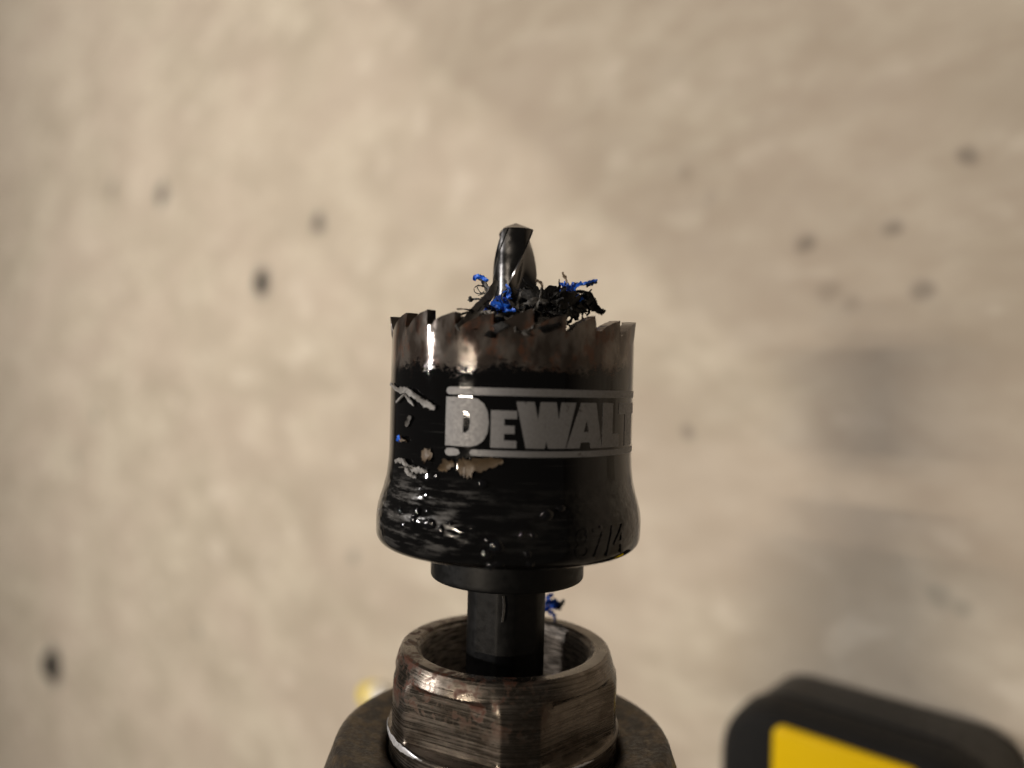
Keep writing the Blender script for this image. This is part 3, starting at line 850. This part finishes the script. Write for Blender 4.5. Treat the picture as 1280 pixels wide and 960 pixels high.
# shavings stuck to the cup's side
def on_cup(pl, w, seed, Rr=R, **kw):
    pts = [cyl(*PC(a, b, Rr), Rr+h) for a, b, h in pl]
    if not isinstance(w, (list, tuple)): w = [w]*len(pts)
    mid = pts[len(pts)//2]
    return ribbon('', pts, w, None, seed, facing=Vector((mid.x, 0, mid.z)).normalized(), **kw)
parts = []
V, F = on_cup([(491, 480, .3), (501, 487, .4), (512, 488, .5), (524, 496, .4), (536, 505, .35), (546, 510, .3)], [.3, .65, .95, .8, .95, .55], 71, thick=.25, jag=.35, twist=.3); parts.append(('strand', V, F, WHITEP))
V, F = on_cup([(513, 486, .4), (508, 494, .4), (498, 503, .3)], [.6, .5, .3], 72, thick=.2, jag=.35, twist=.3); parts.append(('strand', V, F, WHITEP))
V, F = on_cup([(509, 492, .4), (515, 500, .4), (520, 507, .3)], [.45, .5, .2], 73, thick=.2, jag=.35, twist=.3); parts.append(('strand', V, F, WHITEP))
V, F = on_cup([(516, 520, .25), (512, 527, .3), (510, 533, .25)], [.5, .6, .3], 74, thick=.2, jag=.35, twist=.2); parts.append(('strand', V, F, GREYP))
thing('swarf_strand', parts, 'branching pale grey strand stuck to the black cup left of the lettering', 'shaving')
parts = []
V, F = on_cup([(497, 577, .3), (507, 576, .5), (516, 583, .5), (526, 588, .45), (536, 588, .3)], [.4, .7, .65, .75, .4], 75, thick=.25, jag=.45, twist=.5); parts.append(('strand', V, F, WHITEP))
V, F = on_cup([(512, 582, .4), (515, 590, .4), (523, 596, .3)], [.7, .9, .4], 76, thick=.25, jag=.4, twist=.4); parts.append(('strand', V, F, WHITEP))
V, F = shred(cyl(*PC(517, 584, R), R+.45), 5, 2.2, .3, 402); parts.append(('fibres', V, F, WHITEP))
thing('swarf_strand', parts, 'clump of pale swarf stuck to the cup above its flared base', 'shaving')
V, F = on_cup([(544, 583, .15), (553, 580, .2), (566, 577, .25), (578, 583, .15)], [.4, 1.6, 1.3, .3], 77, thick=.18, jag=.4, twist=.2)
TAN = simple('tan_flake', (0.095, 0.064, 0.035), 0.5, 0, .1, 2, .4)
for pl, w, sd, lab in (([(529, 573, .15), (535, 569, .3), (541, 571, .15)], [.5, 1.9, .7], 78, 'tan flake stuck to the cup just left of the broken lower line'),
                       ([(549, 586, .15), (560, 581, .3), (568, 578, .2)], [.4, 1.5, .8], 79, 'tan flake stuck to the cup beneath the broken end of the lower line'),
                       ([(573, 583, .12), (584, 583, .25), (600, 579, .25), (629, 576, .12)], [.9, 2.4, 1.9, .5], 80, 'long tan flake stuck under the left part of the lower printed line')):
    V, F = on_cup(pl, w, sd, thick=.15, jag=.35, twist=.15)
    thing('tan_flake', [('flake', V, F, TAN)], lab, 'flake', 'tan flakes stuck to the saw')
parts = []
V, F = on_cup([(499, 546, .2), (502, 549, .4), (503, 552, .2)], [.4, .7, .3], 81, thick=.2, jag=.3); parts.append(('blue_bit', V, F, BLUE))
V, F = on_cup([(503, 550, .2), (506, 548, .5), (510, 551, .2)], [.5, .9, .4], 82, thick=.2, jag=.3); parts.append(('tan_bit', V, F, TAN))
thing('plastic_crumb', parts, 'tiny blue and tan crumb near the left edge of the cup', 'shaving')
# blue shred standing on the chuck nose
parts = []
V, F = shred(P(687, 761, -13.5), 9, 1.9, 1.0, 313); parts.append(('wad', V, F, BLUE))
V, F = rb([(690, 757, -13.5), (686, 750, -13.5), (687, 744, -13.5), (692, 742.5, -13.5)], [1.2, .8, .8, .5], 92, thick=.35, jag=.2); parts.append(('curl', V, F, BLUE))
V, F = crumple(P(694, 755, -13.5), (.8, .8, .7), 93, amp=.45, freq=1.2); parts.append(('wad', V, F, BLUE))
V, F = rb([(698, 762, -13.2), (701, 755, -13.2), (704, 749, -13.2)], [.9, 1.0, .6], 94, thick=.3, jag=.2); parts.append(('sliver', V, F, WHITEP))
thing('plastic_shaving', parts, 'small blue shred with a pale sliver on the rear rim of the chuck nose', 'shaving')
V, F = ribbon('', [cyl(radians(-4), -42.3, 6.75), cyl(radians(-3), -44.0, 6.8), cyl(radians(-4.5), -46.2, 6.8)], [.3, .35, .25], None, 95, thick=.15, jag=.3, twist=.1)
thing('plastic_fibre', [('fibre', V, F, GREYP)], 'thin grey hair stuck to the black shank below the collar', 'shaving')

# ================================================================ things on the floor
c = FL(474, 866)
bm = bmesh.new(); bmesh.ops.create_icosphere(bm, subdivisions=3, radius=1)
for v in bm.verts:
    q = v.co.copy(); q *= 1+0.18*noise.noise(q*1.7)
    v.co = Vector((q.x*0.009, q.y*0.007, max(q.z, -0.8)*0.007+0.0056))
sc = empty('plastic_scrap', Matrix.Translation((c.x, c.y, 0)))
o = from_bm('yellow_end', bm, SCRAPY, sc)
bm = bmesh.new(); bmesh.ops.create_icosphere(bm, subdivisions=3, radius=1)
d2 = (FL(490, 866)-c)
for v in bm.verts:
    q = v.co.copy(); q *= 1+0.15*noise.noise(q*1.4+Vector((5, 1, 2)))
    v.co = Vector((q.x*0.008+d2.x*0.8, q.y*0.0065+d2.y*0.8, max(q.z, -0.8)*0.0075+0.0066))
from_bm('white_end', bm, SCRAPW, sc)
tag(sc, 'small yellow and white scrap on the floor, half hidden behind the chuck', 'scrap')
for (px, py, r, lab) in ((67, 831, 21, 'black crumb on the floor at the far lower left'), (327, 352, 12, 'dark crumb on the floor left of the saw, larger of two')):
    c = FL(px, py); rad = (FL(px, py+r)-c).length
    bm = bmesh.new(); bmesh.ops.create_icosphere(bm, subdivisions=3, radius=1)
    for v in bm.verts:
        q = v.co.copy(); q *= 1+0.4*noise.noise(q*1.5+Vector((px, py, 0)))
        v.co = Vector((q.x*rad*0.8, q.y*rad*0.8, max(q.z, -0.5)*rad*0.35+rad*0.17))
    o = from_bm('floor_crumb', bm, DARKP)
    o.location = (c.x, c.y, 0)
    tag(o, lab, 'crumb', 'dark crumbs on the floor')
